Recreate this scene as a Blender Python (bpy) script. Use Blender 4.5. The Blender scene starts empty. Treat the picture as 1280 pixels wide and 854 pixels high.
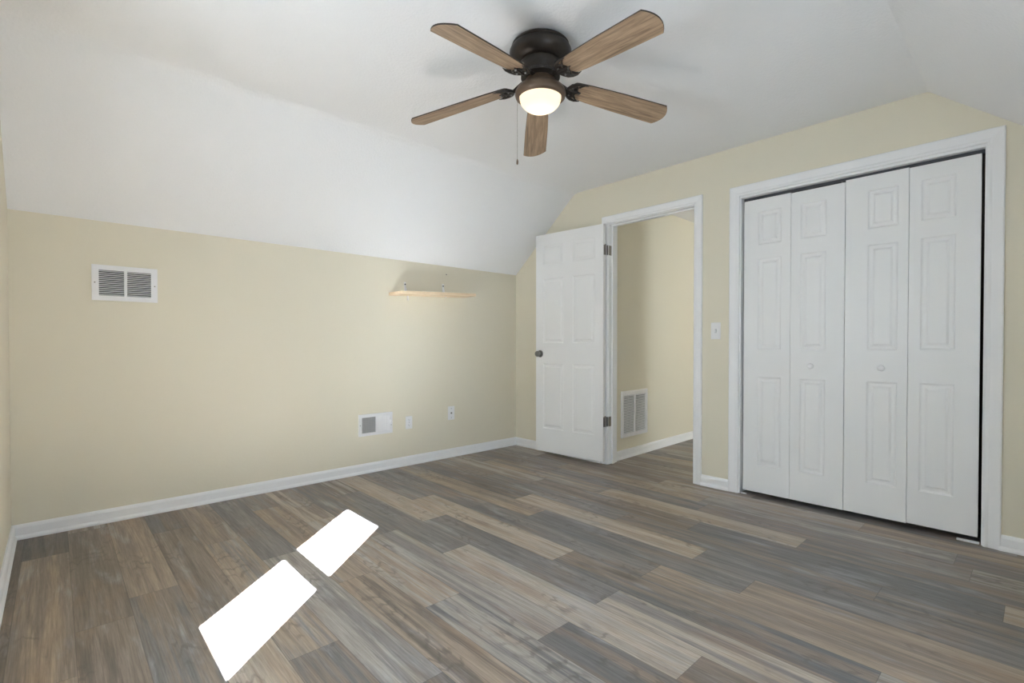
import bpy, bmesh, math, random
from mathutils import Vector, Matrix
C = bpy.context.scene.collection
R = math.radians

# ------------------------------------------------------------------ measures
XL = -3.5155            # left gable wall
YF = -3.93              # front knee wall (behind the camera)
KW = 1.683              # knee wall height
HC = 2.3214             # flat ceiling height
YA, YB = -0.7538, -3.161
HX = 2.40               # far end of the hall
HALLZ = 2.285
CAM = (-3.34757, -3.58185, 1.0)

# ------------------------------------------------------------------ camera
cd = bpy.data.cameras.new('camera'); cam = bpy.data.objects.new('camera', cd); C.objects.link(cam)
yaw, pit, rol = 0.75350, -0.01267, -0.00016
F = Vector((math.sin(yaw)*math.cos(pit), math.cos(yaw)*math.cos(pit), math.sin(pit)))
Rt = Vector((math.cos(yaw), -math.sin(yaw), 0)); U = Rt.cross(F)
M = Matrix((Rt, U, -F)).transposed().to_4x4(); M.translation = Vector(CAM)
cam.matrix_world = M
cd.sensor_width = 36; cd.lens = 616.19/1280*36
cd.shift_x = -6.10/1280; cd.shift_y = 11.10/1280
cd.clip_start = .02
bpy.context.scene.camera = cam

# ------------------------------------------------------------------ world, sun, window and fill light, exposure
sc = bpy.context.scene
sc.view_settings.view_transform = 'Standard'; sc.view_settings.look = 'None'
sc.view_settings.gamma = 1; sc.view_settings.use_curve_mapping = False
sc.view_settings.exposure = 0.0
sc.cycles.use_denoising = True
sc.cycles.max_bounces = 14; sc.cycles.diffuse_bounces = 10
sc.cycles.sample_clamp_indirect = 0; sc.cycles.blur_glossy = 0.0
w = bpy.data.worlds.new('sky'); sc.world = w; w.use_nodes = True
w.node_tree.nodes['Background'].inputs[0].default_value = (.62, .78, 1, 1)
w.node_tree.nodes['Background'].inputs[1].default_value = .8

SUN_E = 290.0
sd = bpy.data.lights.new('sun', 'SUN'); sd.energy = SUN_E; sd.angle = R(.5); sd.color = (.88, .945, 1)
so = bpy.data.objects.new('sun', sd); C.objects.link(so)
hd = 1/math.hypot(1, .91)
sdir = Vector((hd, .91*hd, -.9)).normalized()
so.rotation_euler = sdir.to_track_quat('-Z', 'Y').to_euler(); so.location = (-6, -5, 4)

def area(name, loc, direction, sx, sy, power, col):
    d = bpy.data.lights.new(name, 'AREA'); d.shape = 'RECTANGLE'; d.size = sx; d.size_y = sy
    d.energy = power; d.color = col
    o = bpy.data.objects.new(name, d); C.objects.link(o); o.location = loc
    o.rotation_euler = Vector(direction).to_track_quat('-Z', 'Z').to_euler()
    return o
area('front_fill_light', (-2.15, YF-.12, 1.05), (.1, 1, .15), 1.3, .95, 18, (.77, .90, 1))  # fill lamp at an added, unseen front window
area('daylight_left_window', (XL-.14, -2.27, 1.26), (1, .12, -.02), .40, 1.15, 74, (.77, .90, 1))
area('hall_daylight', (1.30, -3.88, 1.35), (0, 1, .05), .55, 1.3, 24, (.88, .95, 1))

# ------------------------------------------------------------------ helpers
def props(o, label=None, cat=None, group=None, kind=None):
    if label: o['label'] = label
    if cat: o['category'] = cat
    if group: o['group'] = group
    if kind: o['kind'] = kind
    return o
def empty(name, loc, rz=0, label=None, cat=None, kind=None, group=None):
    o = bpy.data.objects.new(name, None); C.objects.link(o); o.location = loc; o.rotation_euler = (0, 0, rz)
    o.empty_display_size = .1
    return props(o, label, cat, group, kind)
def link(name, bm, mat, parent=None, smooth=False, bevel=0, loc=None, seg=2, fix=True):
    me = bpy.data.meshes.new(name)
    if fix: bmesh.ops.recalc_face_normals(bm, faces=bm.faces)
    bm.to_mesh(me); bm.free()
    o = bpy.data.objects.new(name, me); C.objects.link(o)
    if not isinstance(mat, (list, tuple)): mat = [mat]
    for m in mat: me.materials.append(m)
    if smooth:
        for p_ in me.polygons: p_.use_smooth = True
        try:
            me.set_sharp_from_angle(angle=R(40))
        except Exception: pass
    if bevel:
        b = o.modifiers.new('bevel', 'BEVEL'); b.width = bevel; b.segments = seg; b.limit_method = 'ANGLE'
    if loc is not None: o.location = loc
    if parent: o.parent = parent
    return o
def box(bm, x0, x1, y0, y1, z0, z1, mi=0, rot=None):
    vs = [bm.verts.new((x, y, z)) for x in (x0, x1) for y in (y0, y1) for z in (z0, z1)]
    if rot is not None:
        for v in vs: v.co = rot @ v.co
    for f in ((0, 1, 3, 2), (4, 6, 7, 5), (0, 4, 5, 1), (2, 3, 7, 6), (0, 2, 6, 4), (1, 5, 7, 3)):
        fc = bm.faces.new([vs[i] for i in f]); fc.material_index = mi
def prism(bm, pts, a, b, ax):
    """polygon pts (2D) extruded from a to b along axis ax (0:x with pts=(y,z), 1:y with pts=(x,z), 2:z)"""
    def mk(p, t):
        return {0: (t, p[0], p[1]), 1: (p[0], t, p[1]), 2: (p[0], p[1], t)}[ax]
    A = [bm.verts.new(mk(p, a)) for p in pts]; B = [bm.verts.new(mk(p, b)) for p in pts]
    n = len(pts)
    bm.faces.new(A); bm.faces.new(B[::-1])
    for i in range(n): bm.faces.new((A[i], A[(i+1) % n], B[(i+1) % n], B[i]))
def lathe(bm, prof, seg=48, c=(0, 0, 0), ax='z'):
    rings = []
    for r, z in prof:
        if r < 1e-6:
            ring = [bm.verts.new((0, 0, z))]
        else:
            ring = [bm.verts.new((r*math.cos(2*math.pi*i/seg), r*math.sin(2*math.pi*i/seg), z)) for i in range(seg)]
        rings.append(ring)
    for a, b in zip(rings, rings[1:]):
        for i in range(seg):
            j = (i+1) % seg
            if len(a) == 1 and len(b) == 1: continue
            if len(a) == 1: bm.faces.new((a[0], b[i], b[j]))
            elif len(b) == 1: bm.faces.new((a[i], a[j], b[0]))
            else: bm.faces.new((a[i], a[j], b[j], b[i]))
    vs = [v for ring in rings for v in ring]
    for v in vs:
        x, y, z = v.co
        if ax == 'x': x, y, z = z, x, y
        if ax == 'y': x, y, z = x, z, y
        v.co = Vector((x, y, z)) + Vector(c)
    return vs
def tube(bm, pts, rad, seg=8, flat=1.0):
    pts = [Vector(p) for p in pts]; rings = []
    for i, p in enumerate(pts):
        t = (pts[min(i+1, len(pts)-1)]-pts[max(i-1, 0)]).normalized()
        n = t.cross(Vector((0, 0, 1)))
        n = Vector((1, 0, 0)) if n.length < 1e-4 else n.normalized()
        b = n.cross(t).normalized()
        r = rad[i] if isinstance(rad, (list, tuple)) else rad
        rings.append([bm.verts.new(p+n*r*math.cos(2*math.pi*k/seg)+b*r*flat*math.sin(2*math.pi*k/seg)) for k in range(seg)])
    for a, b in zip(rings, rings[1:]):
        for k in range(seg): bm.faces.new((a[k], a[(k+1) % seg], b[(k+1) % seg], b[k]))
    bm.faces.new(rings[0][::-1]); bm.faces.new(rings[-1])
def new(): return bmesh.new()

# ------------------------------------------------------------------ materials
def mat(name, col, rough=.5, metal=0, spec=.5, bump=None, mottle=None):
    m = bpy.data.materials.new(name); m.use_nodes = True
    nt = m.node_tree; b = nt.nodes['Principled BSDF']
    b.inputs['Base Color'].default_value = (*col, 1); b.inputs['Roughness'].default_value = rough
    b.inputs['Metallic'].default_value = metal; b.inputs['Specular IOR Level'].default_value = spec
    tc = nt.nodes.new('ShaderNodeTexCoord')
    if bump:
        sc_, st, dist = bump
        n = nt.nodes.new('ShaderNodeTexNoise'); n.inputs['Scale'].default_value = sc_; n.inputs['Detail'].default_value = 4
        nt.links.new(tc.outputs['Object'], n.inputs['Vector'])
        bp = nt.nodes.new('ShaderNodeBump'); bp.inputs['Strength'].default_value = st; bp.inputs['Distance'].default_value = dist
        nt.links.new(n.outputs['Fac'], bp.inputs['Height']); nt.links.new(bp.outputs['Normal'], b.inputs['Normal'])
    if mottle:
        s2, amt = mottle
        n = nt.nodes.new('ShaderNodeTexNoise'); n.inputs['Scale'].default_value = s2; n.inputs['Detail'].default_value = 5
        nt.links.new(tc.outputs['Object'], n.inputs['Vector'])
        mr = nt.nodes.new('ShaderNodeMapRange'); mr.inputs['To Min'].default_value = 1-amt; mr.inputs['To Max'].default_value = 1+amt
        nt.links.new(n.outputs['Fac'], mr.inputs['Value'])
        mx = nt.nodes.new('ShaderNodeMix'); mx.data_type = 'RGBA'; mx.blend_type = 'MULTIPLY'; mx.inputs[0].default_value = 1
        mx.inputs[6].default_value = (*col, 1)
        nt.links.new(mr.outputs['Result'], mx.inputs[7]); nt.links.new(mx.outputs[2], b.inputs['Base Color'])
    return m
M_wall = mat('wall_paint', (.735, .692, .575), .75, spec=.3, bump=(60, .12, .004), mottle=(1.6, .02))
M_ceil = mat('ceiling_paint', (.81, .82, .84), .85, spec=.2, bump=(85, .35, .006), mottle=(2.0, .015))
M_trim = mat('white_trim_paint', (.83, .835, .855), .55, bump=(35, .02, .001), mottle=(6, .02))
M_door = mat('white_door_paint', (.82, .825, .835), .42, bump=(180, .05, .001), mottle=(3, .015))
M_plastic = mat('white_plastic', (.80, .80, .81), .35, mottle=(20, .02))
M_vent = mat('white_enamel', (.78, .78, .80), .4, mottle=(15, .03))
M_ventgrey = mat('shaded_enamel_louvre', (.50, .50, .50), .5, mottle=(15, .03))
M_dark = mat('dark_duct', (.03, .03, .035), .8, mottle=(8, .2))
M_slot = mat('slot_black', (.06, .06, .07), .6, mottle=(30, .1))
M_metal = mat('brushed_nickel', (.26, .25, .24), .30, metal=1, mottle=(40, .1))
M_bronze = mat('dark_bronze', (.034, .026, .021), .36, metal=.35, spec=.6, mottle=(12, .25))
M_bronze2 = mat('warm_bronze', (.12, .078, .05), .42, metal=.3, spec=.5, mottle=(12, .2))
M_pine = None

def wood(name, c1, c2, scale, rough, along=(1, 12, 12)):
    m = bpy.data.materials.new(name); m.use_nodes = True; nt = m.node_tree; b = nt.nodes['Principled BSDF']
    tc = nt.nodes.new('ShaderNodeTexCoord'); mp = nt.nodes.new('ShaderNodeMapping'); mp.inputs['Scale'].default_value = along
    n = nt.nodes.new('ShaderNodeTexNoise'); n.inputs['Scale'].default_value = scale; n.inputs['Detail'].default_value = 8; n.inputs['Roughness'].default_value = .65
    n.inputs['Distortion'].default_value = .6
    cr = nt.nodes.new('ShaderNodeValToRGB'); e = cr.color_ramp.elements
    e[0].position = .3; e[0].color = (*c1, 1); e[1].position = .68; e[1].color = (*c2, 1)
    nt.links.new(tc.outputs['Object'], mp.inputs[0]); nt.links.new(mp.outputs[0], n.inputs['Vector'])
    nt.links.new(n.outputs['Fac'], cr.inputs[0]); nt.links.new(cr.outputs[0], b.inputs['Base Color'])
    b.inputs['Roughness'].default_value = rough
    return m
M_pine = wood('pine_board', (.74, .56, .37), (.90, .75, .55), 3, .6, (1.5, 14, 14))
M_gap_shade = wood('closet_gap_shade', (.03, .022, .016), (.07, .05, .035), 3, .7, (12, 12, 1.5))  # dark colour stands in for the closet's shade behind the door gaps
M_blade = wood('oak_blade', (.15, .098, .062), (.47, .33, .215), 4.5, .5, (1.2, 17, 17))
M_bladeedge = mat('dark_blade_edge', (.035, .022, .015), .5, mottle=(10, .1))

# ------------------------------------------------------------------ floor: planks in one mesh
PW, PL = .1625, 1.215
E0 = -2.655
LT = (.47, .40, .335); LG = (.40, .365, .335); TN = (.37, .285, .215); MB = (.245, .195, .16); MG = (.225, .207, .20)
DG = (.135, .135, .142); DB = (.155, .125, .105); DK = (.115, .10, .092)
# strip index: (one joint y, {segment: (tone, second tone)}); segment 0 lies towards the knee wall of that joint, -1 towards the camera
PL_SPEC = {
 -6: (-.90, {0: (MB, DB), -1: (MB, DB)}),
 -5: (-.386, {0: (DB, DK), -1: (MB, TN)}),
 -4: (-1.30, {0: (DB, MB), -1: (MB, DB)}),
 -3: (-1.137, {0: (TN, MB), -1: (DG, MB)}),
 -2: (-.390, {0: (DG, DB), -1: (MB, DB), -2: (LT, TN)}),
 -1: (-.750, {0: (MB, TN), -1: (TN, MG), -2: (DG, MB)}),
 0: (-1.125, {0: (DG, MG), -1: (LG, MG), -2: (DB, DG)}),
 1: (-1.578, {0: (TN, MB), -1: (TN, DB), -2: (MG, LG)}),
 2: (-1.990, {0: (TN, LG), -1: (LG, DG), -2: (MB, TN)}),
 3: (-1.210, {0: (DG, MB), -1: (LG, MG), -2: (DG, MB)}),
 4: (-1.630, {0: (DG, MG), -1: (LT, LG), -2: (DB, MB)}),
 5: (-1.200, {0: (LT, TN), -1: (DG, MG), -2: (LT, MG)}),
 6: (-.825, {0: (MG, DG), -1: (LT, TN), -2: (MB, DG)}),
 7: (-1.195, {0: (DG, MG), -1: (MG, DG), -2: (MB, TN)}),
 8: (-1.545, {0: (MB, TN), -1: (DG, MG), -2: (TN, MB)}),
 9: (-1.262, {0: (DB, DG), -1: (TN, LT), -2: (DG, MG)}),
 10: (-.710, {0: (MB, MG), -1: (MG, DG), -2: (DG, MB), -3: (DG, MB)}),
 11: (-2.279, {0: (MB, DB), -1: (DG, DG), -2: (LT, TN)}),
 12: (-1.549, {0: (MG, TN), -1: (LT, TN), -2: (DG, MB)}),
 13: (-.950, {0: (DG, MB), -1: (MG, DG), -2: (MB, MG)}),
 14: (-2.10, {0: (TN, MB), -1: (MG, LG), -2: (DG, MG)}),
 15: (-1.70, {0: (MB, DB), -1: (TN, LG), -2: (MB, TN)}),
}
# the strip whose joint list starts further from the knee wall keeps the joint spacing of one plank length
def soften(c, k=.22):
    m_ = (.262, .222, .190)
    return tuple(a*(1-k)+b_*k for a, b_ in zip(c, m_))
bm = new()
uvl = bm.loops.layers.uv.new('plank'); cl1 = bm.loops.layers.float_color.new('tone_a'); cl2 = bm.loops.layers.float_color.new('tone_b')
uv2 = bm.loops.layers.uv.new('local')
rnd = random.Random(11)
PAL = [LT, LG, TN, MB, MG, DG, DB, MB, MG, TN]
ymin, ymax = -4.0, .10
k = -6
while E0+PW*k < HX+.05:
    x0 = max(E0+PW*k, XL-.05); x1 = min(E0+PW*(k+1), HX+.05)
    j, over = PL_SPEC.get(k, (-rnd.uniform(.2, 1.3), {}))
    seg0 = math.floor((ymin-j)/PL); 
    s = seg0
    while j+PL*s < ymax:
        ya = max(j+PL*s, ymin); yb = min(j+PL*(s+1), ymax)
        # segment s covers [j+PL*s, j+PL*(s+1)] : s=0 towards the knee wall
        a, b = over.get(s, (rnd.choice(PAL), rnd.choice(PAL)))
        off = rnd.uniform(0, 50); offx = rnd.uniform(0, 50)
        y_orig = j+PL*s
        vs = [bm.verts.new(c) for c in ((x0, ya, 0), (x1, ya, 0), (x1, yb, 0), (x0, yb, 0))]
        f = bm.faces.new(vs)
        for l in f.loops:
            u, v = l.vert.co.x-(E0+PW*k), l.vert.co.y-y_orig
            l[uv2].uv = (u, v); l[uvl].uv = (u+offx, v+off)
            l[cl1] = (*soften(a), 1); l[cl2] = (*soften(b, .05), 1)
        s += 1
    k += 1
# slab below
box(bm, XL-.05, HX+.05, ymin, ymax, -.12, -.0015)
m = bpy.data.materials.new('vinyl_plank'); m.use_nodes = True; nt = m.node_tree; N = nt.nodes; L = nt.links
b = N['Principled BSDF']
def nd(t, **kw):
    n = N.new(t)
    for k_, v_ in kw.items(): setattr(n, k_, v_)
    return n
def mathn(op, a, b_=None, c=None):
    n = nd('ShaderNodeMath', operation=op)
    for i, v in enumerate((a, b_, c)):
        if v is None: continue
        if isinstance(v, (int, float)): n.inputs[i].default_value = v
        else: L.new(v, n.inputs[i])
    return n.outputs[0]
uvn = nd('ShaderNodeUVMap', uv_map='plank'); uvb = nd('ShaderNodeUVMap', uv_map='local')
ca = nd('ShaderNodeVertexColor', layer_name='tone_a'); cb = nd('ShaderNodeVertexColor', layer_name='tone_b')
def noise(sx, sy, scale, det, rough=.6, dist=0.0):
    mp = nd('ShaderNodeMapping'); mp.inputs['Scale'].default_value = (sx, sy, 1); L.new(uvn.outputs[0], mp.inputs[0])
    n = nd('ShaderNodeTexNoise'); n.inputs['Scale'].default_value = scale; n.inputs['Detail'].default_value = det
    n.inputs['Roughness'].default_value = rough; n.inputs['Distortion'].default_value = dist
    L.new(mp.outputs[0], n.inputs['Vector']); return n.outputs['Fac']
def mrange(v, a, b_, c, d, smooth=False):
    n = nd('ShaderNodeMapRange'); n.interpolation_type = 'SMOOTHSTEP' if smooth else 'LINEAR'
    L.new(v, n.inputs[0])
    for i, x in enumerate((a, b_, c, d)): n.inputs[i+1].default_value = x
    return n.outputs[0]
def mix(f, a, b_, mode='MIX'):
    n = nd('ShaderNodeMix', data_type='RGBA', blend_type=mode)
    for s_, v in ((0, f), (6, a), (7, b_)):
        if isinstance(v, (int, float)): n.inputs[s_].default_value = v
        elif isinstance(v, tuple): n.inputs[s_].default_value = v
        else: L.new(v, n.inputs[s_])
    return n.outputs[2]
streak = mrange(noise(21, .9, 1, 5, .62, .4), .44, .60, 0, 1, True)       # broad streaks
col = mix(streak, ca.outputs[0], cb.outputs[0])
cl = noise(9, 2.0, 1, 3, .55, .3)                                            # warm and cool clouds
col = mix(mrange(cl, .5, .72, 0, .5, True), col, (.30, .205, .14, 1))
col = mix(mrange(noise(13, 2.4, 1, 4, .6, .4), .52, .74, 0, .5, True), col, (.40, .40, .42, 1))
fine = mrange(noise(190, 5, 1, 5, .7, .3), .3, .7, .70, 1.26)
g = nd('ShaderNodeCombineColor'); [L.new(fine, g.inputs[i]) for i in range(3)]
col = mix(1.0, col, g.outputs[0], 'MULTIPLY')
med = mrange(noise(48, 2.6, 1, 6, .7, 1.0), .28, .72, .74, 1.22)
g = nd('ShaderNodeCombineColor'); [L.new(med, g.inputs[i]) for i in range(3)]
col = mix(1.0, col, g.outputs[0], 'MULTIPLY')
# cathedral grain where the rings open out
mp = nd('ShaderNodeMapping'); mp.inputs['Scale'].default_value = (7, 1.1, 1); L.new(uvn.outputs[0], mp.inputs[0])
wv = nd('ShaderNodeTexWave', wave_type='RINGS'); wv.inputs['Scale'].default_value = 3.5; wv.inputs['Distortion'].default_value = 9
wv.inputs['Detail'].default_value = 3; wv.inputs['Detail Scale'].default_value = 1.2; L.new(mp.outputs[0], wv.inputs['Vector'])
ring = mrange(wv.outputs['Fac'], 0, .35, .45, 0, True)
ringm = mathn('MULTIPLY', ring, mrange(noise(7, 2.2, 1, 2), .54, .66, 0, 1, True))
col = mix(ringm, col, (.09, .075, .065, 1))
# knots
vo = nd('ShaderNodeTexVoronoi'); vo.inputs['Scale'].default_value = 1.0
mp = nd('ShaderNodeMapping'); mp.inputs['Scale'].default_value = (5.0, 1.1, 1); L.new(uvn.outputs[0], mp.inputs[0])
ad = nd('ShaderNodeVectorMath', operation='ADD'); L.new(mp.outputs[0], ad.inputs[0])
nn = nd('ShaderNodeTexNoise'); nn.inputs['Scale'].default_value = 6; L.new(mp.outputs[0], nn.inputs['Vector'])
sb = nd('ShaderNodeVectorMath', operation='SCALE'); sb.inputs['Scale'].default_value = .16; L.new(nn.outputs['Color'], sb.inputs[0])
L.new(sb.outputs[0], ad.inputs[1]); L.new(ad.outputs[0], vo.inputs['Vector'])
kn = mrange(vo.outputs['Distance'], .01, .15, .75, 0, True)
col = mix(kn, col, (.07, .058, .05, 1))
# joints
sx = nd('ShaderNodeSeparateXYZ'); L.new(uvb.outputs[0], sx.inputs[0])
du = mathn('MINIMUM', sx.outputs[0], mathn('SUBTRACT', PW, sx.outputs[0]))
dv = mathn('MINIMUM', sx.outputs[1], mathn('SUBTRACT', PL, sx.outputs[1]))
dj = mathn('MINIMUM', mathn('ABSOLUTE', du), mathn('ABSOLUTE', dv))
jm = mrange(dj, .0004, .0016, .55, 0)
col = mix(jm, col, (.05, .043, .038, 1))
L.new(col, b.inputs['Base Color'])
b.inputs['Roughness'].default_value = .43
b.inputs['Specular IOR Level'].default_value = .6
bp = nd('ShaderNodeBump'); bp.inputs['Strength'].default_value = .15; bp.inputs['Distance'].default_value = .001
L.new(mathn('SUBTRACT', fine, mathn('MULTIPLY', jm, 1.5)), bp.inputs['Height']); L.new(bp.outputs[0], b.inputs['Normal'])
fl = link('floor', bm, m, fix=False)
props(fl, 'wood-look plank flooring in mixed grey and tan, running through room and hall', 'floor', kind='structure')

# ------------------------------------------------------------------ walls
def S(name, bm, mt, label, cat, **kw):
    return props(link(name, bm, mt, **kw), label, cat, kind='structure')
T = .115
def roof(y):
    if y > YA: return KW+(HC-KW)*(y/YA)
    if y < YB: return HC-(HC-KW)*((YB-y)/(YB-YF))
    return HC
def gable(bm, y0, y1, z0, xa, xb):
    """wall slab between y0 > y1 from z0 to the ceiling line"""
    ys = [y0]+[y for y in (YA, YB) if y1 < y < y0]+[y1]
    pts = [(y0, z0)]+[(y, roof(y)+.012) for y in ys]+[(y1, z0)]
    prism(bm, pts, xa, xb, 0)
# openings
DY0, DY1, DZ = -1.125, -1.868, 1.99        # bedroom door, jamb faces
CY0, CY1, CZ = -2.200, -3.382, 1.972       # closet
JT = .018
bm = new()
gable(bm, .10, DY0+JT, -.001, 0, T)
gable(bm, DY0+JT, DY1-JT, DZ+JT, 0, T)
gable(bm, DY1-JT, CY0+JT, -.001, 0, T)
gable(bm, CY0+JT, CY1-JT, CZ+JT, 0, T)
gable(bm, CY1-JT, YF-.1, -.001, 0, T)
S('wall_right', bm, M_wall, 'beige gable wall holding the doorway and the closet', 'wall')
bm = new(); box(bm, XL-.1, 0, 0, .10, -.001, KW+.02)
S('wall_back', bm, M_wall, 'long low beige wall with the shelf and two air vents', 'wall')
# left wall with window opening
WY0, WY1, WZ0, WZ1 = -2.02, -2.52, .63, 1.90
bm = new()
gable(bm, .10, WY0, -.001, XL-.10, XL)
gable(bm, WY1, YF-.1, -.001, XL-.10, XL)
gable(bm, WY0, WY1, WZ1, XL-.10, XL)
box(bm, XL-.10, XL, WY1, WY0, -.001, WZ0)
S('wall_left', bm, M_wall, 'beige end wall at the far left edge', 'wall')
# front knee wall with opening for the added fill window
FX0, FX1, FZ0, FZ1 = -2.8, -1.50, .57, 1.53
bm = new()
box(bm, XL-.1, FX0, YF-.1, YF, -.001, KW+.02); box(bm, FX1, 0, YF-.1, YF, -.001, KW+.02)
box(bm, FX0, FX1, YF-.1, YF, -.001, FZ0); box(bm, FX0, FX1, YF-.1, YF, FZ1, KW+.02)
S('wall_front', bm, M_wall, 'low beige wall behind the viewer', 'wall')
# ceiling, one bent slab with soft folds
def fold(P0, P1, P2, r, n=6):
    a = (Vector(P0)-Vector(P1)).normalized()*r; c = (Vector(P2)-Vector(P1)).normalized()*r
    out = []
    for i in range(n+1):
        t = i/n; out.append(tuple(Vector(P1)+a*(1-t)**2+c*t**2))
    return out
K0 = (.0, KW); A0 = (YA, HC); B0 = (YB, HC); F0 = (YF, KW)
ext0 = (.10, KW-(HC-KW)/(-YA)*.10); ext1 = (YF-.10, KW-.10*(HC-KW)/(YB-YF))
low = [ext0]+fold(ext0, A0, B0, .045, 4)+fold(A0, B0, ext1, .012, 2)+[ext1]
up = [(y, z+.10) for y, z in low][::-1]
bm = new(); 
A = [bm.verts.new((XL-.1, y, z)) for y, z in low+up]; B = [bm.verts.new((T*.5, y, z)) for y, z in low+up]
n = len(A)
for i in range(n): bm.faces.new((A[i], A[(i+1) % n], B[(i+1) % n], B[i]))
for i in range(len(low)-1):
    for Q in (A, B):
        bm.faces.new((Q[i], Q[i+1], Q[n-2-i], Q[n-1-i]))
S('ceiling', bm, M_ceil, 'white textured attic ceiling, flat in the middle and sloping to both sides', 'ceiling')

# hall beyond the doorway
hy = lambda x: -1.084+.029*(x-.173)
bm = new()
prism(bm, [(T, hy(T)), (HX, hy(HX)), (HX, hy(HX)+.1), (T, hy(T)+.1)], -.001, HALLZ+.02, 2)
S('wall_hall', bm, M_wall, 'beige hall wall seen through the open doorway', 'wall')
bm = new(); box(bm, HX, HX+.1, -4.03, -.9, -.001, HALLZ+.02)
S('wall_hall_end', bm, M_wall, 'beige wall at the far end of the hall', 'wall')
bm = new(); box(bm, .80, .88, -4.03, -2.03, -.001, HALLZ+.02); box(bm, T, .88, -2.11, -2.03, -.001, HALLZ+.02)
box(bm, T, .80, -3.60, -3.52, -.001, HALLZ+.02)
S('wall_closet', bm, M_wall, 'beige partition that encloses the closet', 'wall')
bm = new(); box(bm, .77, .80, -3.52, -2.11, -.001, HALLZ+.02); box(bm, T, .77, -3.52, -3.505, -.001, HALLZ+.02); box(bm, T, .77, -2.125, -2.11, -.001, HALLZ+.02)  # added dark sheets, painted shade for the gaps
S('wall_closet_gap_shade', bm, M_gap_shade, 'dark sheets added inside the closet so the door gaps read as shade', 'wall')
bm = new(); box(bm, .88, 1.0, -4.03, -3.93, -.001, HALLZ+.02); box(bm, 1.7, HX, -4.03, -3.93, -.001, HALLZ+.02)
box(bm, 1.0, 1.7, -4.03, -3.93, -.001, .7); box(bm, 1.0, 1.7, -4.03, -3.93, 2.0, HALLZ+.02)
S('wall_hall_window', bm, M_wall, 'beige hall wall with a window at the near end', 'wall')
bm = new(); box(bm, T*.5, HX+.1, -4.03, -.9, HALLZ, HALLZ+.1)
S('ceiling_hall', bm, M_ceil, 'white hall ceiling seen above the beige wall through the doorway', 'ceiling')

# ------------------------------------------------------------------ baseboards
BP = [(0, 0), (.021, 0), (.021, .010), (.0165, .018), (.0135, .022), (.0135, .060), (.0095, .070), (.006, .0755), (0, .0755)]
def baseboard(name, a, b_, nrm, label, parent=None):
    """profile swept from a to b (2D), nrm = inward normal"""
    bm = new(); P = [[], []]
    for i, e in enumerate((a, b_)):
        for d, z in BP: P[i].append(bm.verts.new((e[0]+nrm[0]*d, e[1]+nrm[1]*d, z)))
    n = len(BP)
    for i in range(n): bm.faces.new((P[0][i], P[0][(i+1) % n], P[1][(i+1) % n], P[1][i]))
    bm.faces.new(P[0]); bm.faces.new(P[1][::-1])
    return S(name, bm, M_trim, label, 'baseboard')
baseboard('baseboard_back', (XL, 0), (0, 0), (0, -1), 'white baseboard along the long low wall')
baseboard('baseboard_left', (XL, -.0), (XL, YF), (1, 0), 'white baseboard along the left end wall')
baseboard('baseboard_right', (0, 0), (0, -1.06), (-1, 0), 'white baseboard behind the open door')
baseboard('baseboard_middle', (0, -1.932), (0, -2.1266), (-1, 0), 'short white baseboard between doorway and closet')
baseboard('baseboard_near', (0, -3.4450), (0, YF), (-1, 0), 'white baseboard right of the closet')
baseboard('baseboard_front', (0, YF), (XL, YF), (0, 1), 'white baseboard behind the viewer')
baseboard('baseboard_hall', (T, hy(T)), (HX, hy(HX)), (0, -1), 'white baseboard in the hall beyond the doorway')

# ------------------------------------------------------------------ casings and jambs
CP = [(0, 0), (0, .010), (.004, .0125), (.010, .0130), (.018, .0110), (.024, .0118), (.050, .0160), (.056, .0160), (.060, .012), (.060, 0)]
def casing(name, yi0, yi1, zi, wd, label, zb=0.0, stopx=None, reveal=.004):
    """mitred casing around an opening in the right wall; yi0 > yi1 are its inner edges, zi the head's underside"""
    bm = new(); k_ = wd/.060
    loops = []
    def prof(fn): return [bm.verts.new(fn(u*k_, t)) for u, t in CP]
    loops.append(prof(lambda u, t: (-t, yi0+u, zb)))
    loops.append(prof(lambda u, t: (-t, yi0+u, zi+u)))
    loops.append(prof(lambda u, t: (-t, yi1-u, zi+u)))
    loops.append(prof(lambda u, t: (-t, yi1-u, zb)))
    n = len(CP)
    for a, b_ in zip(loops, loops[1:]):
        for i in range(n): bm.faces.new((a[i], a[(i+1) % n], b_[(i+1) % n], b_[i]))
    bm.faces.new(loops[0]); bm.faces.new(loops[-1][::-1])
    return bm
bm = casing('', DY0+.005, DY1-.005, DZ+.005, .060, '')
S('trim_1', bm, M_trim, 'white casing around the doorway', 'door casing')
bm = casing('', CY0+.008, CY1-.006, CZ+.014, .0655, '')
S('trim_2', bm, M_trim, 'white casing around the closet doors', 'door casing')
def jamb(name, y0, y1, z, label, stop=True):
    bm = new()
    box(bm, 0, T, y0, y0+JT, 0, z); box(bm, 0, T, y1-JT, y1, 0, z); box(bm, 0, T, y1-JT, y0+JT, z, z+JT)
    if stop:
        box(bm, .040, .072, y0-.011, y0, 0, z); box(bm, .040, .072, y1, y1+.011, 0, z); box(bm, .040, .072, y1+.011, y0-.011, z-.011, z)
    return S(name, bm, M_trim, label, 'door jamb', bevel=.0015)
jamb('trim_3', DY0, DY1, DZ, 'white jamb lining the doorway with its stop strip')
jamb('trim_4', CY0, CY1, CZ, 'white jamb lining the closet opening', stop=False)
bm = casing('', DY0+.005, DY1-.005, DZ+.005, .060, '')
for v in bm.verts: v.co.x = T-v.co.x
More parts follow.
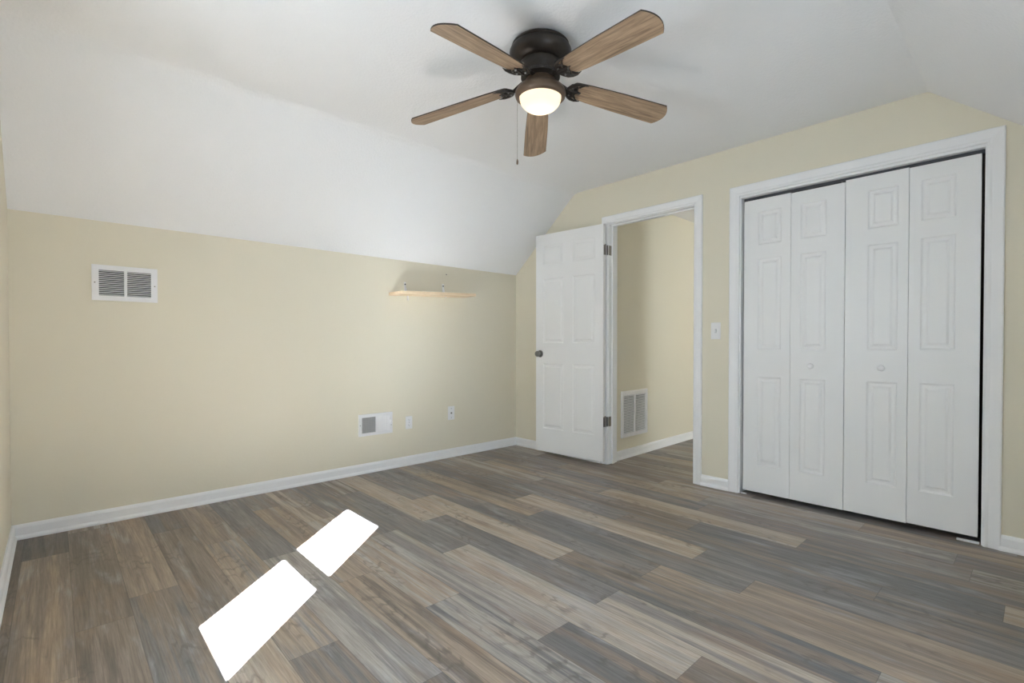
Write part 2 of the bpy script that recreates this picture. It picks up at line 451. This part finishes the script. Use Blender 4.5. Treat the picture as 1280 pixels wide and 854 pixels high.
# the hall side runs into the hall wall, so its hinge-side leg is trimmed there
bmesh.ops.delete(bm, geom=[], context='VERTS')
bmesh.ops.bisect_plane(bm, geom=bm.verts[:]+bm.edges[:]+bm.faces[:], plane_co=(0, -1.092, 0), plane_no=(0, 1, 0), clear_outer=True)
S('trim_5', bm, M_trim, 'white casing on the hall side of the doorway', 'door casing')
# closet track, coloured dark for the shade in the gap above the doors
bm = new(); box(bm, .040, .060, CY1+.004, CY0-.004, CZ-.018, CZ)
S('trim_6', bm, M_slot, 'thin steel track above the closet doors, darkened as gap shade', 'closet track')

# ------------------------------------------------------------------ panelled slabs
def slab(bm, W, H, Tk, cols, rows, flip=False, both=True):
    """door slab: local u along +X, thickness along Y (front at y=0, back at y=Tk), z up"""
    us = [0]+[v for c in cols for v in c]+[W]; zs = [0]+[v for r in rows for v in r]+[H]
    rings = [(0, 0), (.006, .0045), (.013, .0060), (.024, .0050), (.034, .0005)]
    for side in ((0, 1) if both else (0,)):
        y0 = 0 if side == 0 else Tk; sg = 1 if side == 0 else -1
        for i in range(len(us)-1):
            for j in range(len(zs)-1):
                a, b_, c, d = us[i], us[i+1], zs[j], zs[j+1]
                if i % 2 == 1 and j % 2 == 1:
                    prev = None
                    for ins, dep in rings:
                        q = [bm.verts.new((x, y0+sg*dep, z)) for x, z in ((a+ins, c+ins), (b_-ins, c+ins), (b_-ins, d-ins), (a+ins, d-ins))]
                        if prev:
                            for e in range(4): bm.faces.new((prev[e], prev[(e+1) % 4], q[(e+1) % 4], q[e]))
                        prev = q
                    bm.faces.new(prev)
                else:
                    bm.faces.new([bm.verts.new((x, y0, z)) for x, z in ((a, c), (b_, c), (b_, d), (a, d))])
    yb = Tk
    if not both: bm.faces.new([bm.verts.new(v) for v in ((0, yb, 0), (W, yb, 0), (W, yb, H), (0, yb, H))])
    for q in (((0, 0, 0), (0, yb, 0), (0, yb, H), (0, 0, H)), ((W, 0, 0), (W, yb, 0), (W, yb, H), (W, 0, H)),
              ((0, 0, 0), (W, 0, 0), (W, yb, 0), (0, yb, 0)), ((0, 0, H), (W, 0, H), (W, yb, H), (0, yb, H))):
        bm.faces.new([bm.verts.new(v) for v in q])
    bmesh.ops.remove_doubles(bm, verts=bm.verts, dist=1e-5)

# open bedroom door, local X from hinge to latch, front faces the room
dang = math.atan2(.707, -.068)
d1 = empty('door_1', (-.0605, -1.114, .030), dang, 'white six-panel door swung open beside the doorway', 'door', 'structure')
# local +Y must point away from the room: rotate frame gives +Y = (-sin, cos) ; mirror by building thickness on -Y
DW, DH, DT = .710, 1.957, .034
bm = new(); slab(bm, DW, DH, DT, [(.082, .305), (.402, .628)], [(.209, .796), (.979, 1.557), (1.681, 1.856)])
for v in bm.verts: v.co.y = -v.co.y
link('door_panel', bm, M_door, d1)
def knob_profile():
    return [(0, .058), (.012, .0575), (.021, .054), (.0265, .046), (.027, .038), (.022, .029), (.013, .024), (.0105, .018), (.0105, .009), (.030, .0065), (.033, .003), (.033, 0), (0, 0)]
for sg, y in ((1, 0), (-1, -DT)):
    bm = new(); lathe(bm, [(r, sg*h) for r, h in knob_profile()], 32, (DW-.050, y, .883), 'y')
    link('door_knob', bm, M_metal, d1, smooth=True)['label'] = 'round nickel door knob'
bm = new(); box(bm, DW-.0005, DW+.0015, -DT*.5-.012, -DT*.5+.012, .855, .911); box(bm, DW, DW+.010, -DT*.5-.006, -DT*.5+.006, .875, .891)
link('latch_plate', bm, M_metal, d1)['label'] = 'nickel latch plate'
for z in (.357, 1.775):
    bm = new()
    lathe(bm, [(0, -.040), (.0055, -.040), (.0055, .040), (0, .040)], 14, (-.006, -.022, z-.030))
    lathe(bm, [(0, .040), (.004, .040), (.0055, .044), (.003, .048), (0, .049)], 14, (-.006, -.022, z-.030))
    box(bm, -.0015, 0, -.032, -.004, z-.070, z+.010)
    box(bm, -.018, -.0062, -.046, -.0445, z-.070, z+.010)
    link('hinge', bm, M_metal, d1, smooth=True)['label'] = 'nickel hinge'
# jamb-side hinge leaves
for z in (.357, 1.775):
    bm = new(); box(bm, -.002, .034, DY0-.0016, DY0+.0001, z-.040, z+.040)
    for dz in (-.026, 0, .026):
        lathe(bm, [(0, -.0026), (.0035, -.0024), (.0035, -.0015), (0, -.0015)], 10, (.018 + (.006 if dz else -.006), DY0, z+dz), 'y')
    bm2 = bm
    o = link('hinge_leaf', bm2, M_metal, None, bevel=.0004)
    o.parent = d1; o.matrix_parent_inverse = (Matrix.Translation(d1.location) @ Matrix.Rotation(dang, 4, 'Z')).inverted()
    o['label'] = 'nickel hinge leaf on the jamb'

# closet bifold doors
XD = .022
leaves = [(-2.2115, -2.4970, .090, .232, .024, 1.948), (-2.4990, -2.7870, .055, .193, .024, 1.944),
          (-2.7905, -3.0820, .108, .247, .026, 1.953), (-3.0845, -3.3675, .050, .190, .030, 1.949)]
rowsL = [(.182, .762), (.940, 1.535), (1.625, 1.842)]
def bifold(name, pair, label, knobleaf, ku, fold_in):
    root = empty(name, (XD, pair[0][0], 0), 0, label, 'closet door', 'structure')
    for i, (y0, y1, ua, ub, z0, z1) in enumerate(pair):
        W = y0-y1
        bm = new(); slab(bm, W, z1-z0, .030, [(ua, ub)], rowsL, both=False)
        # local u -> -y, thickness -> +x
        for v in bm.verts:
            u, t, z = v.co; v.co = (t, (y0-pair[0][0])-u, z+z0)
        lf = link('door_leaf', bm, M_door, root)
        if i == knobleaf:
            bm = new()
            lathe(bm, [(0, -.026), (.008, -.0255), (.0150, -.022), (.0175, -.016), (.0150, -.010), (.0095, -.006), (.0085, 0), (0, 0)], 28, (0, ku-pair[0][0], .866), 'x')
            link('knob', bm, M_trim, lf, smooth=True)
        bm = new(); lathe(bm, [(0, 0), (.004, 0), (.004, CZ-.018-z1+.001), (0, CZ-.018-z1+.001)], 12, (.018, (y0 if i == 0 else y1)-pair[0][0]+(-.02 if i == 0 else .02), z1))
        link('pivot_pin', bm, M_metal, lf, smooth=True)
    # hinges between the two leaves, at the back
    bm = new(); yj = (pair[0][1]+pair[1][0])/2-pair[0][0]
    for z in (.25, .98, 1.70): box(bm, .030, .0318, yj-.02, yj+.02, z-.025, z+.025)
    link('hinge', bm, M_metal, root)
    return root
bifold('door_2', leaves[:2], 'left pair of white folding closet doors', 1, -2.617, 0)
bifold('door_3', leaves[2:], 'right pair of white folding closet doors', 0, -2.968, 0)
# brighter scraps of caulk and trim under the closet jambs
bm = new(); box(bm, .004, .020, -3.375, -3.290, 0, .010); box(bm, .004, .016, -2.240, -2.205, 0, .006)
S('trim_7', bm, M_trim, 'small white floor guide at the foot of the closet jamb', 'floor guide', bevel=.002)

# ------------------------------------------------------------------ windows behind the viewer, the front one added for fill
mg = bpy.data.materials.new('window_glass'); mg.use_nodes = True; g_ = mg.node_tree
for n_ in list(g_.nodes): g_.nodes.remove(n_)
o_ = g_.nodes.new('ShaderNodeOutputMaterial'); t_ = g_.nodes.new('ShaderNodeBsdfTransparent'); gl = g_.nodes.new('ShaderNodeBsdfGlossy'); mx_ = g_.nodes.new('ShaderNodeMixShader')
gl.inputs['Roughness'].default_value = .02; mx_.inputs[0].default_value = .05
g_.links.new(t_.outputs[0], mx_.inputs[1]); g_.links.new(gl.outputs[0], mx_.inputs[2]); g_.links.new(mx_.outputs[0], o_.inputs[0])
bm = new(); XP = XL-.045
gy0, gy1 = -2.070, -2.468
glz = [(.692, 1.199), (1.292, 1.826)]
XA, XB = XP-.010, XP+.010
box(bm, XA, XB, gy0, WY0, WZ0, WZ1); box(bm, XA, XB, WY1, gy1, WZ0, WZ1)
box(bm, XA, XB, gy1, gy0, WZ0, glz[0][0]); box(bm, XA, XB, gy1, gy0, glz[0][1], glz[1][0]); box(bm, XA, XB, gy1, gy0, glz[1][1], WZ1)
w1 = S('window_1', bm, M_trim, 'narrow sash window in the left end wall that lets the sun in', 'window')
bm = new()
for a, b_ in glz: box(bm, XP-.002, XP+.002, gy1, gy0, a, b_)
link('pane', bm, mg, w1)
bm = new()
for q in ((WY0-.002, WY0+.06, WZ0-.06, WZ1+.06), (WY1-.06, WY1+.002, WZ0-.06, WZ1+.06)): box(bm, XL, XL+.014, *q)
box(bm, XL, XL+.014, WY1, WY0, WZ1-.002, WZ1+.06); box(bm, XL, XL+.014, WY1, WY0, WZ0-.06, WZ0+.002)
link('casing', bm, M_trim, w1, bevel=.002)
bm = new(); YP = YF-.05
fr = .04; xm = (FX0+FX1)/2
for q in ((FX0, FX0+fr, FZ0, FZ1), (FX1-fr, FX1, FZ0, FZ1), (xm-.03, xm+.03, FZ0, FZ1)): box(bm, q[0], q[1], YP-.02, YP+.02, q[2], q[3])
for z in (FZ0, FZ1-fr): box(bm, FX0+fr, FX1-fr, YP-.018, YP+.018, z, z+fr)
w2 = S('fill_window', bm, M_trim, 'added wide low window that brings in fill light behind the viewer', 'window')
bm = new(); box(bm, FX0+fr, FX1-fr, YP-.002, YP+.002, FZ0+fr, FZ1-fr); link('pane', bm, mg, w2)  # unseen window, added to carry the fill light
bm = new()
for q in ((FX0-.06, FX0+.002), (FX1-.002, FX1+.06)): box(bm, q[0], q[1], YF, YF+.014, FZ0-.06, FZ1+.06)
box(bm, FX0, FX1, YF, YF+.014, FZ1-.002, FZ1+.06); box(bm, FX0, FX1, YF, YF+.014, FZ0-.06, FZ0+.002)
link('casing', bm, M_trim, w2, bevel=.002)
bm = new()
for q in ((1.0, 1.04, .7, 2.0), (1.66, 1.70, .7, 2.0), (1.04, 1.66, .7, .74), (1.04, 1.66, 1.96, 2.0), (1.04, 1.66, 1.33, 1.37)): box(bm, q[0], q[1], -3.99, -3.96, q[2], q[3])
w3 = S('window_3', bm, M_trim, 'sash window at the near end of the hall', 'window')
bm = new(); box(bm, 1.04, 1.66, -3.977, -3.973, .74, 1.96); link('pane', bm, mg, w3)

bm = new(); prism(bm, [(YF-.10, 1.60), (YF-1.05, 1.36), (YF-1.05, 1.44), (YF-.10, 1.72)], XL-.6, .4, 0)  # added out of view to keep sun out of the front and hall windows
prism(bm, [(YF-.10, 2.10), (YF-1.6, 1.70), (YF-1.6, 1.78), (YF-.10, 2.22)], .4, HX+.6, 0)
S('sun_block_eave', bm, M_trim, 'added eave that blocks the sun at the windows behind the viewer', 'roof eave')

# ------------------------------------------------------------------ ceiling fan
FXc, FYc = -1.776, -2.058
fan = empty('ceiling_fan', (FXc, FYc, 0), 0, 'dark bronze ceiling fan with five oak blades and a lit glass bowl', 'ceiling fan')
bm = new()
lathe(bm, [(0, HC), (.108, HC), (.119, HC-.006), (.1265, HC-.014), (.1265, HC-.019), (.1245, HC-.021), (.1255, HC-.025), (.133, HC-.032), (.1365, HC-.040), (.1355, HC-.056), (.131, HC-.066), (.118, HC-.078), (.103, HC-.086), (.094, HC-.088), (0, HC-.088)], 64)
link('canopy', bm, M_bronze, fan, smooth=True)
bm = new()
lathe(bm, [(0, HC-.080), (.089, HC-.080), (.091, HC-.096), (.089, HC-.118), (.081, HC-.128), (.080, HC-.136), (.086, HC-.140), (.086, HC-.150), (.074, HC-.157), (.052, HC-.160), (.046, HC-.18), (0, HC-.18)], 64)
link('motor_housing', bm, M_bronze, fan, smooth=True)
bm = new()
lathe(bm, [(0, HC-.165), (.040, HC-.165), (.054, HC-.160), (.061, HC-.168), (.066, HC-.182), (.074, HC-.196), (.090, HC-.209), (.104, HC-.221), (.1105, HC-.233), (.1115, HC-.243), (.109, HC-.254), (.102, HC-.260), (.0955, HC-.262), (.0935, HC-.258), (.0935, HC-.24), (0, HC-.235)], 64)
link('light_fitter', bm, M_bronze2, fan, smooth=True, loc=(0, 0, .020))
mb_ = bpy.data.materials.new('frosted_bowl'); mb_.use_nodes = True; g_ = mb_.node_tree
for n_ in list(g_.nodes): g_.nodes.remove(n_)
o_ = g_.nodes.new('ShaderNodeOutputMaterial'); tr = g_.nodes.new('ShaderNodeBsdfTranslucent'); tr.inputs[0].default_value = (.95, .88, .76, 1)
em = g_.nodes.new('ShaderNodeEmission'); em.inputs[0].default_value = (1, .85, .68, 1); em.inputs[1].default_value = .34
ad_ = g_.nodes.new('ShaderNodeAddShader'); g_.links.new(tr.outputs[0], ad_.inputs[0]); g_.links.new(em.outputs[0], ad_.inputs[1]); g_.links.new(ad_.outputs[0], o_.inputs[0])
zb = HC-.256
bm = new(); prof = []
for i in range(15):
    t = math.pi/2*i/14; prof.append((.0915*math.cos(t)**.85 if i < 14 else 0, zb-.062*math.sin(t)))
lathe(bm, [(.0915, zb+.008)]+prof, 64)
link('glass_bowl', bm, mb_, fan, smooth=True, loc=(0, 0, .020))
ld = bpy.data.lights.new('fan_bulb', 'POINT'); ld.energy = .20; ld.color = (1, .88, .72); ld.shadow_soft_size = .018
lo = bpy.data.objects.new('fan_bulb_light', ld); C.objects.link(lo); lo.location = (FXc, FYc, zb)
# pull chain
ch = Vector((-Rt.x, -Rt.y, 0))*.083; ch = ch+Vector((math.sin(yaw), math.cos(yaw), 0))*.02
bm = new(); z = HC-.235
top = z
while z > 1.825:
    bmesh.ops.create_icosphere(bm, subdivisions=1, radius=.0013, matrix=Matrix.Translation((ch.x*1.22, ch.y*1.22, z))); z -= .0042
tube(bm, [(ch.x*1.22, ch.y*1.22, top), (ch.x*1.22, ch.y*1.22, 1.825)], .0005, 6)
pc = link('pull_chain', bm, M_metal, fan, smooth=True)
bm = new(); lathe(bm, [(0, 1.828), (.002, 1.826), (.0045, 1.816), (.0045, 1.806), (.002, 1.801), (0, 1.801)], 14, (ch.x*1.22, ch.y*1.22, 0))
link('chain_fob', bm, M_bronze2, pc, smooth=True)

# blades: local +X outward; the counter-clockwise edge hangs lower
def blade_mesh():
    bm = new(); top = []; n = 12
    pts = []
    r0, r1 = .141, .640
    w0, w1_ = .047, .064
    # outline, counter-clockwise
    pts += [(r0+.030, -w0), (r0+.10, -w0-.006), (r0+.25, -w1_+.004), (r1-.030, -w1_)]
    for i in range(1, 10):
        t = i/10; pts.append((r1-.030+.030*(1-(2*t-1)**2), -w1_+2*w1_*t))
    pts += [(r1-.030, w1_), (r0+.25, w1_-.004), (r0+.10, w0+.006), (r0+.030, w0)]
    for i in range(1, 8):
        t = math.pi*i/8; pts.append((r0+.030-.030*math.sin(t)**.8, w0*math.cos(t)))
    prism(bm, pts, 0, .006, 2)
    bmesh.ops.recalc_face_normals(bm, faces=bm.faces)
    for f in bm.faces:
        f.material_index = 1 if abs(f.normal.z) < .5 else 0
    return bm
def iron_mesh():
    bm = new()
    # arm from the motor to the blade root, then the cast scroll under the blade
    tube(bm, [(.060, 0, .012), (.085, 0, .014), (.105, 0, .006), (.125, 0, -.006), (.150, 0, -.007)], [.013, .011, .010, .013, .010], 10, .6)
    def S2(pts_, r, sg=1, fl=.75): tube(bm, [(x, sg*y, z) for x, y, z in pts_], r, 8, fl)
    for sg in (-1, 1):
        # outer horn: sweeps back from the arm and out along the blade edge to a point
        S2([(.128, .002, -.006), (.136, .020, -.007), (.147, .036, -.007), (.164, .047, -.006), (.186, .052, -.005), (.212, .049, -.003)],
           [.008, .0085, .0085, .0075, .0055, .0015], sg)
        # inner curl
        c = []
        for i in range(13):
            a = R(215-i*27); r = .0135-.0007*i
            c.append((.163+r*math.cos(a), .021+r*math.sin(a), -.006))
        S2([(.140, .006, -.006)]+c, [.0048]*(len(c)+1), sg)
        S2([(.176, .030, -.005), (.184, .040, -.005), (.196, .046, -.004)], [.005, .004, .002], sg)
    tube(bm, [(.138, 0, -.006), (.160, 0, -.008), (.182, 0, -.006), (.196, 0, -.003)], [.010, .008, .0065, .002], 8, .7)
    pts = [(.128, -.010), (.138, -.034), (.152, -.042), (.162, -.030), (.178, -.012), (.184, 0), (.178, .012), (.162, .030), (.152, .042), (.138, .034), (.128, .010)]
    prism(bm, pts, -.004, 0, 2)
    return bm
bme, irm = None, None
BZ, BS, BTX, BTY, BPH = 2.159, -.128, .014, -.031, 191.05
for i in range(5):
    an = R(BPH+72*i)
    if i == 0:
        bl = link('blade', blade_mesh(), [M_blade, M_bladeedge], fan, bevel=.0008)
        ir = link('blade_bracket', iron_mesh(), M_bronze, bl, smooth=True); bme, irm = bl, ir
        scs = []
        for x, y in ((.146, -.022), (.146, .022), (.186, 0)):
            bmx = new()
            lathe(bmx, [(0, -.014), (.003, -.0135), (.0045, -.0105), (.0045, -.004), (0, -.004)], 10, (x, y, 0))
            scs.append(link('screw', bmx, M_metal, ir, smooth=True))
    else:
        bl = bme.copy(); C.objects.link(bl); bl.parent = fan
        ir = irm.copy(); C.objects.link(ir); ir.parent = bl
        for sc_ in scs:
            s2 = sc_.copy(); C.objects.link(s2); s2.parent = ir
    slope = BS+BTX*math.cos(an)+BTY*math.sin(an)
    bl.matrix_local = Matrix.Translation((0, 0, BZ)) @ Matrix.Rotation(an, 4, 'Z') @ Matrix.Rotation(-math.atan(slope), 4, 'Y') @ Matrix.Rotation(R(-12), 4, 'X')

# ------------------------------------------------------------------ shelf on the knee wall
sh = empty('wall_shelf', (-1.0, 0, 1.42), 0, 'bare pine board shelf high on the long wall', 'shelf')
sh.rotation_euler = (0, -math.atan2(.031, .79), 0)
bm = new(); prism(bm, [(-.393, 0), (.335, 0), (.345, -.030), (.345, -.190), (.335, -.196), (-.385, -.196), (-.393, -.188)], -.016, .008, 2)
link('board', bm, M_pine, sh, bevel=.001)
for x in (-.245, .130):
    bm = new(); box(bm, x-.008, x+.008, -.006, 0, .008, .098); box(bm, x-.008, x+.008, -.075, -.006, .008, .011)
    box(bm, x-.009, x+.009, -.012, -.006, .008, .050)
    br = link('bracket', bm, M_plastic, sh, bevel=.001); br['label'] = 'white metal angle bracket'
    bm = new(); lathe(bm, [(0, -.013), (.004, -.012), (.006, -.006), (0, -.006)], 12, (x, 0, .080), 'y')
    link('screw', bm, M_slot, br, smooth=True)
    bm = new(); box(bm, x+.004, x+.014, -.030 , -.018, -.052 if x < 0 else -.022, -.010)
    link('peg', bm, M_plastic, sh, bevel=.001)
bm = new(); lathe(bm, [(0, -.003), (.004, -.002), (.005, 0), (0, 0)], 12, (0, 0, 0), 'y')
sn = link('wall_anchor', bm, M_slot, None, smooth=True, loc=(-.835, 0, 1.610))
props(sn, 'small dark screw hole in the wall above the shelf', 'screw')

# ------------------------------------------------------------------ vents (built in the x-z plane, facing -y)
def vent_frame(bm, x0, x1, z0, z1, openings, d=.010):
    xs = sorted({x0, x1, *[v for o in openings for v in o[:2]]}); zs = sorted({z0, z1, *[v for o in openings for v in o[2:]]})
    for i in range(len(xs)-1):
        for j in range(len(zs)-1):
            cx, cz = (xs[i]+xs[i+1])/2, (zs[j]+zs[j+1])/2
            if any(o[0] < cx < o[1] and o[2] < cz < o[3] for o in openings): continue
            e = .004
            box(bm, xs[i], xs[i+1], -d, 0, zs[j], zs[j+1])
    bmesh.ops.remove_doubles(bm, verts=bm.verts, dist=1e-5)
def louvres(bm, x0, x1, z0, z1, n, y0=-.008, y1=-.001, th=.0012, cover=.62):
    p = (z1-z0)/n
    for i in range(n):
        zc = z0+p*(i+.5); h = p*cover/2
        # tilted slat: front edge high, back edge low
        q = [(y0, zc-h), (y0+th, zc-h-.0005), (y1, zc+h-th), (y1, zc+h)]
        prism(bm, [(y, z) for y, z in q], x0, x1, 0)
def screws(root, pts):
    for x, z in pts:
        bm = new(); lathe(bm, [(0, -.0125), (.0022, -.012), (.0035, -.0100), (0, -.0100)], 10, (x, 0, z), 'y')
        link('screw', bm, M_metal, root, smooth=True)
v1 = empty('air_vent', (-3.0485, 0, 1.342), 0, 'white return air grille with two louvred panels, high at the left of the long wall', 'air vent')
bm = new(); hw, hh = .1475, .0985
ops = [(-.117, -.007, -.071, .071), (.007, .117, -.071, .071)]
vent_frame(bm, -hw, hw, -hh, hh, ops); link('frame', bm, M_vent, v1)
for o_ in ops:
    bm = new(); louvres(bm, *o_, 13, cover=.60); link('louvres', bm, M_vent, v1)
bm = new(); box(bm, -.120, .120, -.0009, 0, -.075, .075); link('duct_opening', bm, M_dark, v1)
screws(v1, [(-.134, 0), (.134, -.004)])

v2 = empty('air_vent', (-1.511, 0, .3725), 0, 'white floor-level register with one grey grille half and one closed half, left of the outlets', 'air vent')
bm = new(); hw, hh = .1425, .084
ops = [(-.118, -.003, -.062, .060), (.003, .112, -.062, .060)]
vent_frame(bm, -hw, hw, -hh, hh, ops); link('frame', bm, M_vent, v2)
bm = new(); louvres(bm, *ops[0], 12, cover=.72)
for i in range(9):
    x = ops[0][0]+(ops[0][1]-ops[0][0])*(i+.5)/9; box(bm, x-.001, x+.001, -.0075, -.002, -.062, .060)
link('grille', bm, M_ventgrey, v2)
bm = new(); box(bm, *ops[1][:2], -.004, -.001, -.062, .060)
for i in range(9):
    x = ops[1][0]+(ops[1][1]-ops[1][0])*(i+.5)/9; box(bm, x-.0035, x+.0035, -.0065, -.004, -.062, .060)
link('closed_damper', bm, M_vent, v2)
bm = new(); box(bm, -.120, .115, -.0009, 0, -.064, .062); link('duct_opening', bm, M_dark, v2)
bm = new(); box(bm, .120, .126, -.024, -.010, -.006, .022); box(bm, .121, .125, -.028, -.022, .010, .024)
link('damper_lever', bm, M_vent, v2, bevel=.001); screws(v2, [(-.131, 0), (.131, -.02)])

v3 = empty('air_vent', (.447, hy(.447), .385), math.atan(.029), 'large white return air grille low on the hall wall', 'air vent')
bm = new(); hw, hh = .213, .203
ops = [(-.180, -.008, -.170, .165), (.008, .180, -.170, .165)]
vent_frame(bm, -hw, hw, -hh, hh, ops, .012); link('frame', bm, M_vent, v3)
for o_ in ops:
    bm = new(); louvres(bm, *o_, 24, y0=-.011, cover=.62); link('louvres', bm, M_vent, v3)
bm = new(); box(bm, -.184, .184, -.0009, 0, -.174, .169); link('duct_opening', bm, M_dark, v3)
screws(v3, [(-.196, 0), (.196, 0)])

# ------------------------------------------------------------------ wall plates
def plate(bm, hw, hh, d=.005):
    box(bm, -hw, hw, -d, 0, -hh, hh)
o1 = empty('electrical_outlet', (-1.214, 0, .352), 0, 'white duplex outlet beside the low register', 'outlet')
bm = new(); plate(bm, .031, .0525); link('cover_plate', bm, M_plastic, o1, bevel=.002)
for z in (-.021, .021):
    bm = new()
    pts = [(.0145*math.cos(a), z+max(-.0115, min(.0115, .0145*math.sin(a)))) for a in [2*math.pi*i/24 for i in range(24)]]
    prism(bm, pts, -.0068, -.0045, 1); rc = link('socket', bm, M_plastic, o1)
    bm = new(); box(bm, -.0068, -.0048, -.0071, -.0060, z-.001, z+.006); box(bm, .0048, .0068, -.0071, -.0060, z-.001, z+.005)
    lathe(bm, [(0, -.0071), (.0022, -.0071), (.0022, -.0060), (0, -.006)], 12, (0, 0, z-.0065), 'y')
    link('slot', bm, M_slot, rc)
bm = new(); lathe(bm, [(0, -.0062), (.003, -.006), (.003, -.005), (0, -.005)], 12, (0, 0, 0), 'y'); link('screw', bm, M_metal, o1)
o2 = empty('cable_outlet', (-.788, 0, .3895), 0, 'white cable jack plate nearest the room corner', 'cable outlet')
bm = new(); plate(bm, .035, .060); link('cover_plate', bm, M_plastic, o2, bevel=.002)
bm = new(); lathe(bm, [(0, -.014), (.003, -.014), (.0035, -.012), (.0048, -.012), (.0048, -.006), (.008, -.006), (.008, -.005), (0, -.005)], 16, (0, 0, .0), 'y')
link('cable_jack', bm, M_metal, o2, smooth=True)
for z in (-.040, .040):
    bm = new(); lathe(bm, [(0, -.0064), (.0034, -.006), (.0036, -.005), (0, -.005)], 12, (0, 0, z), 'y'); link('screw', bm, M_metal, o2)
ls = empty('light_switch', (0, -2.032, 1.092), R(-90), 'white toggle light switch between doorway and closet', 'light switch')
bm = new(); plate(bm, .034, .058); link('cover_plate', bm, M_plastic, ls, bevel=.002)
bm = new(); prism(bm, [(-.005, -.011), (-.005, .011), (-.016, .012), (-.018, .007)], -.0048, .0048, 0)
link('toggle', bm, M_plastic, ls, bevel=.0008)
bm = new(); box(bm, -.0065, .0065, -.0056, -.0048, -.0135, .0135); link('toggle_slot', bm, M_ventgrey, ls)
for z in (-.031, .031):
    bm = new(); lathe(bm, [(0, -.0062), (.003, -.006), (.003, -.005), (0, -.005)], 12, (0, 0, z), 'y'); link('screw', bm, M_plastic, ls)
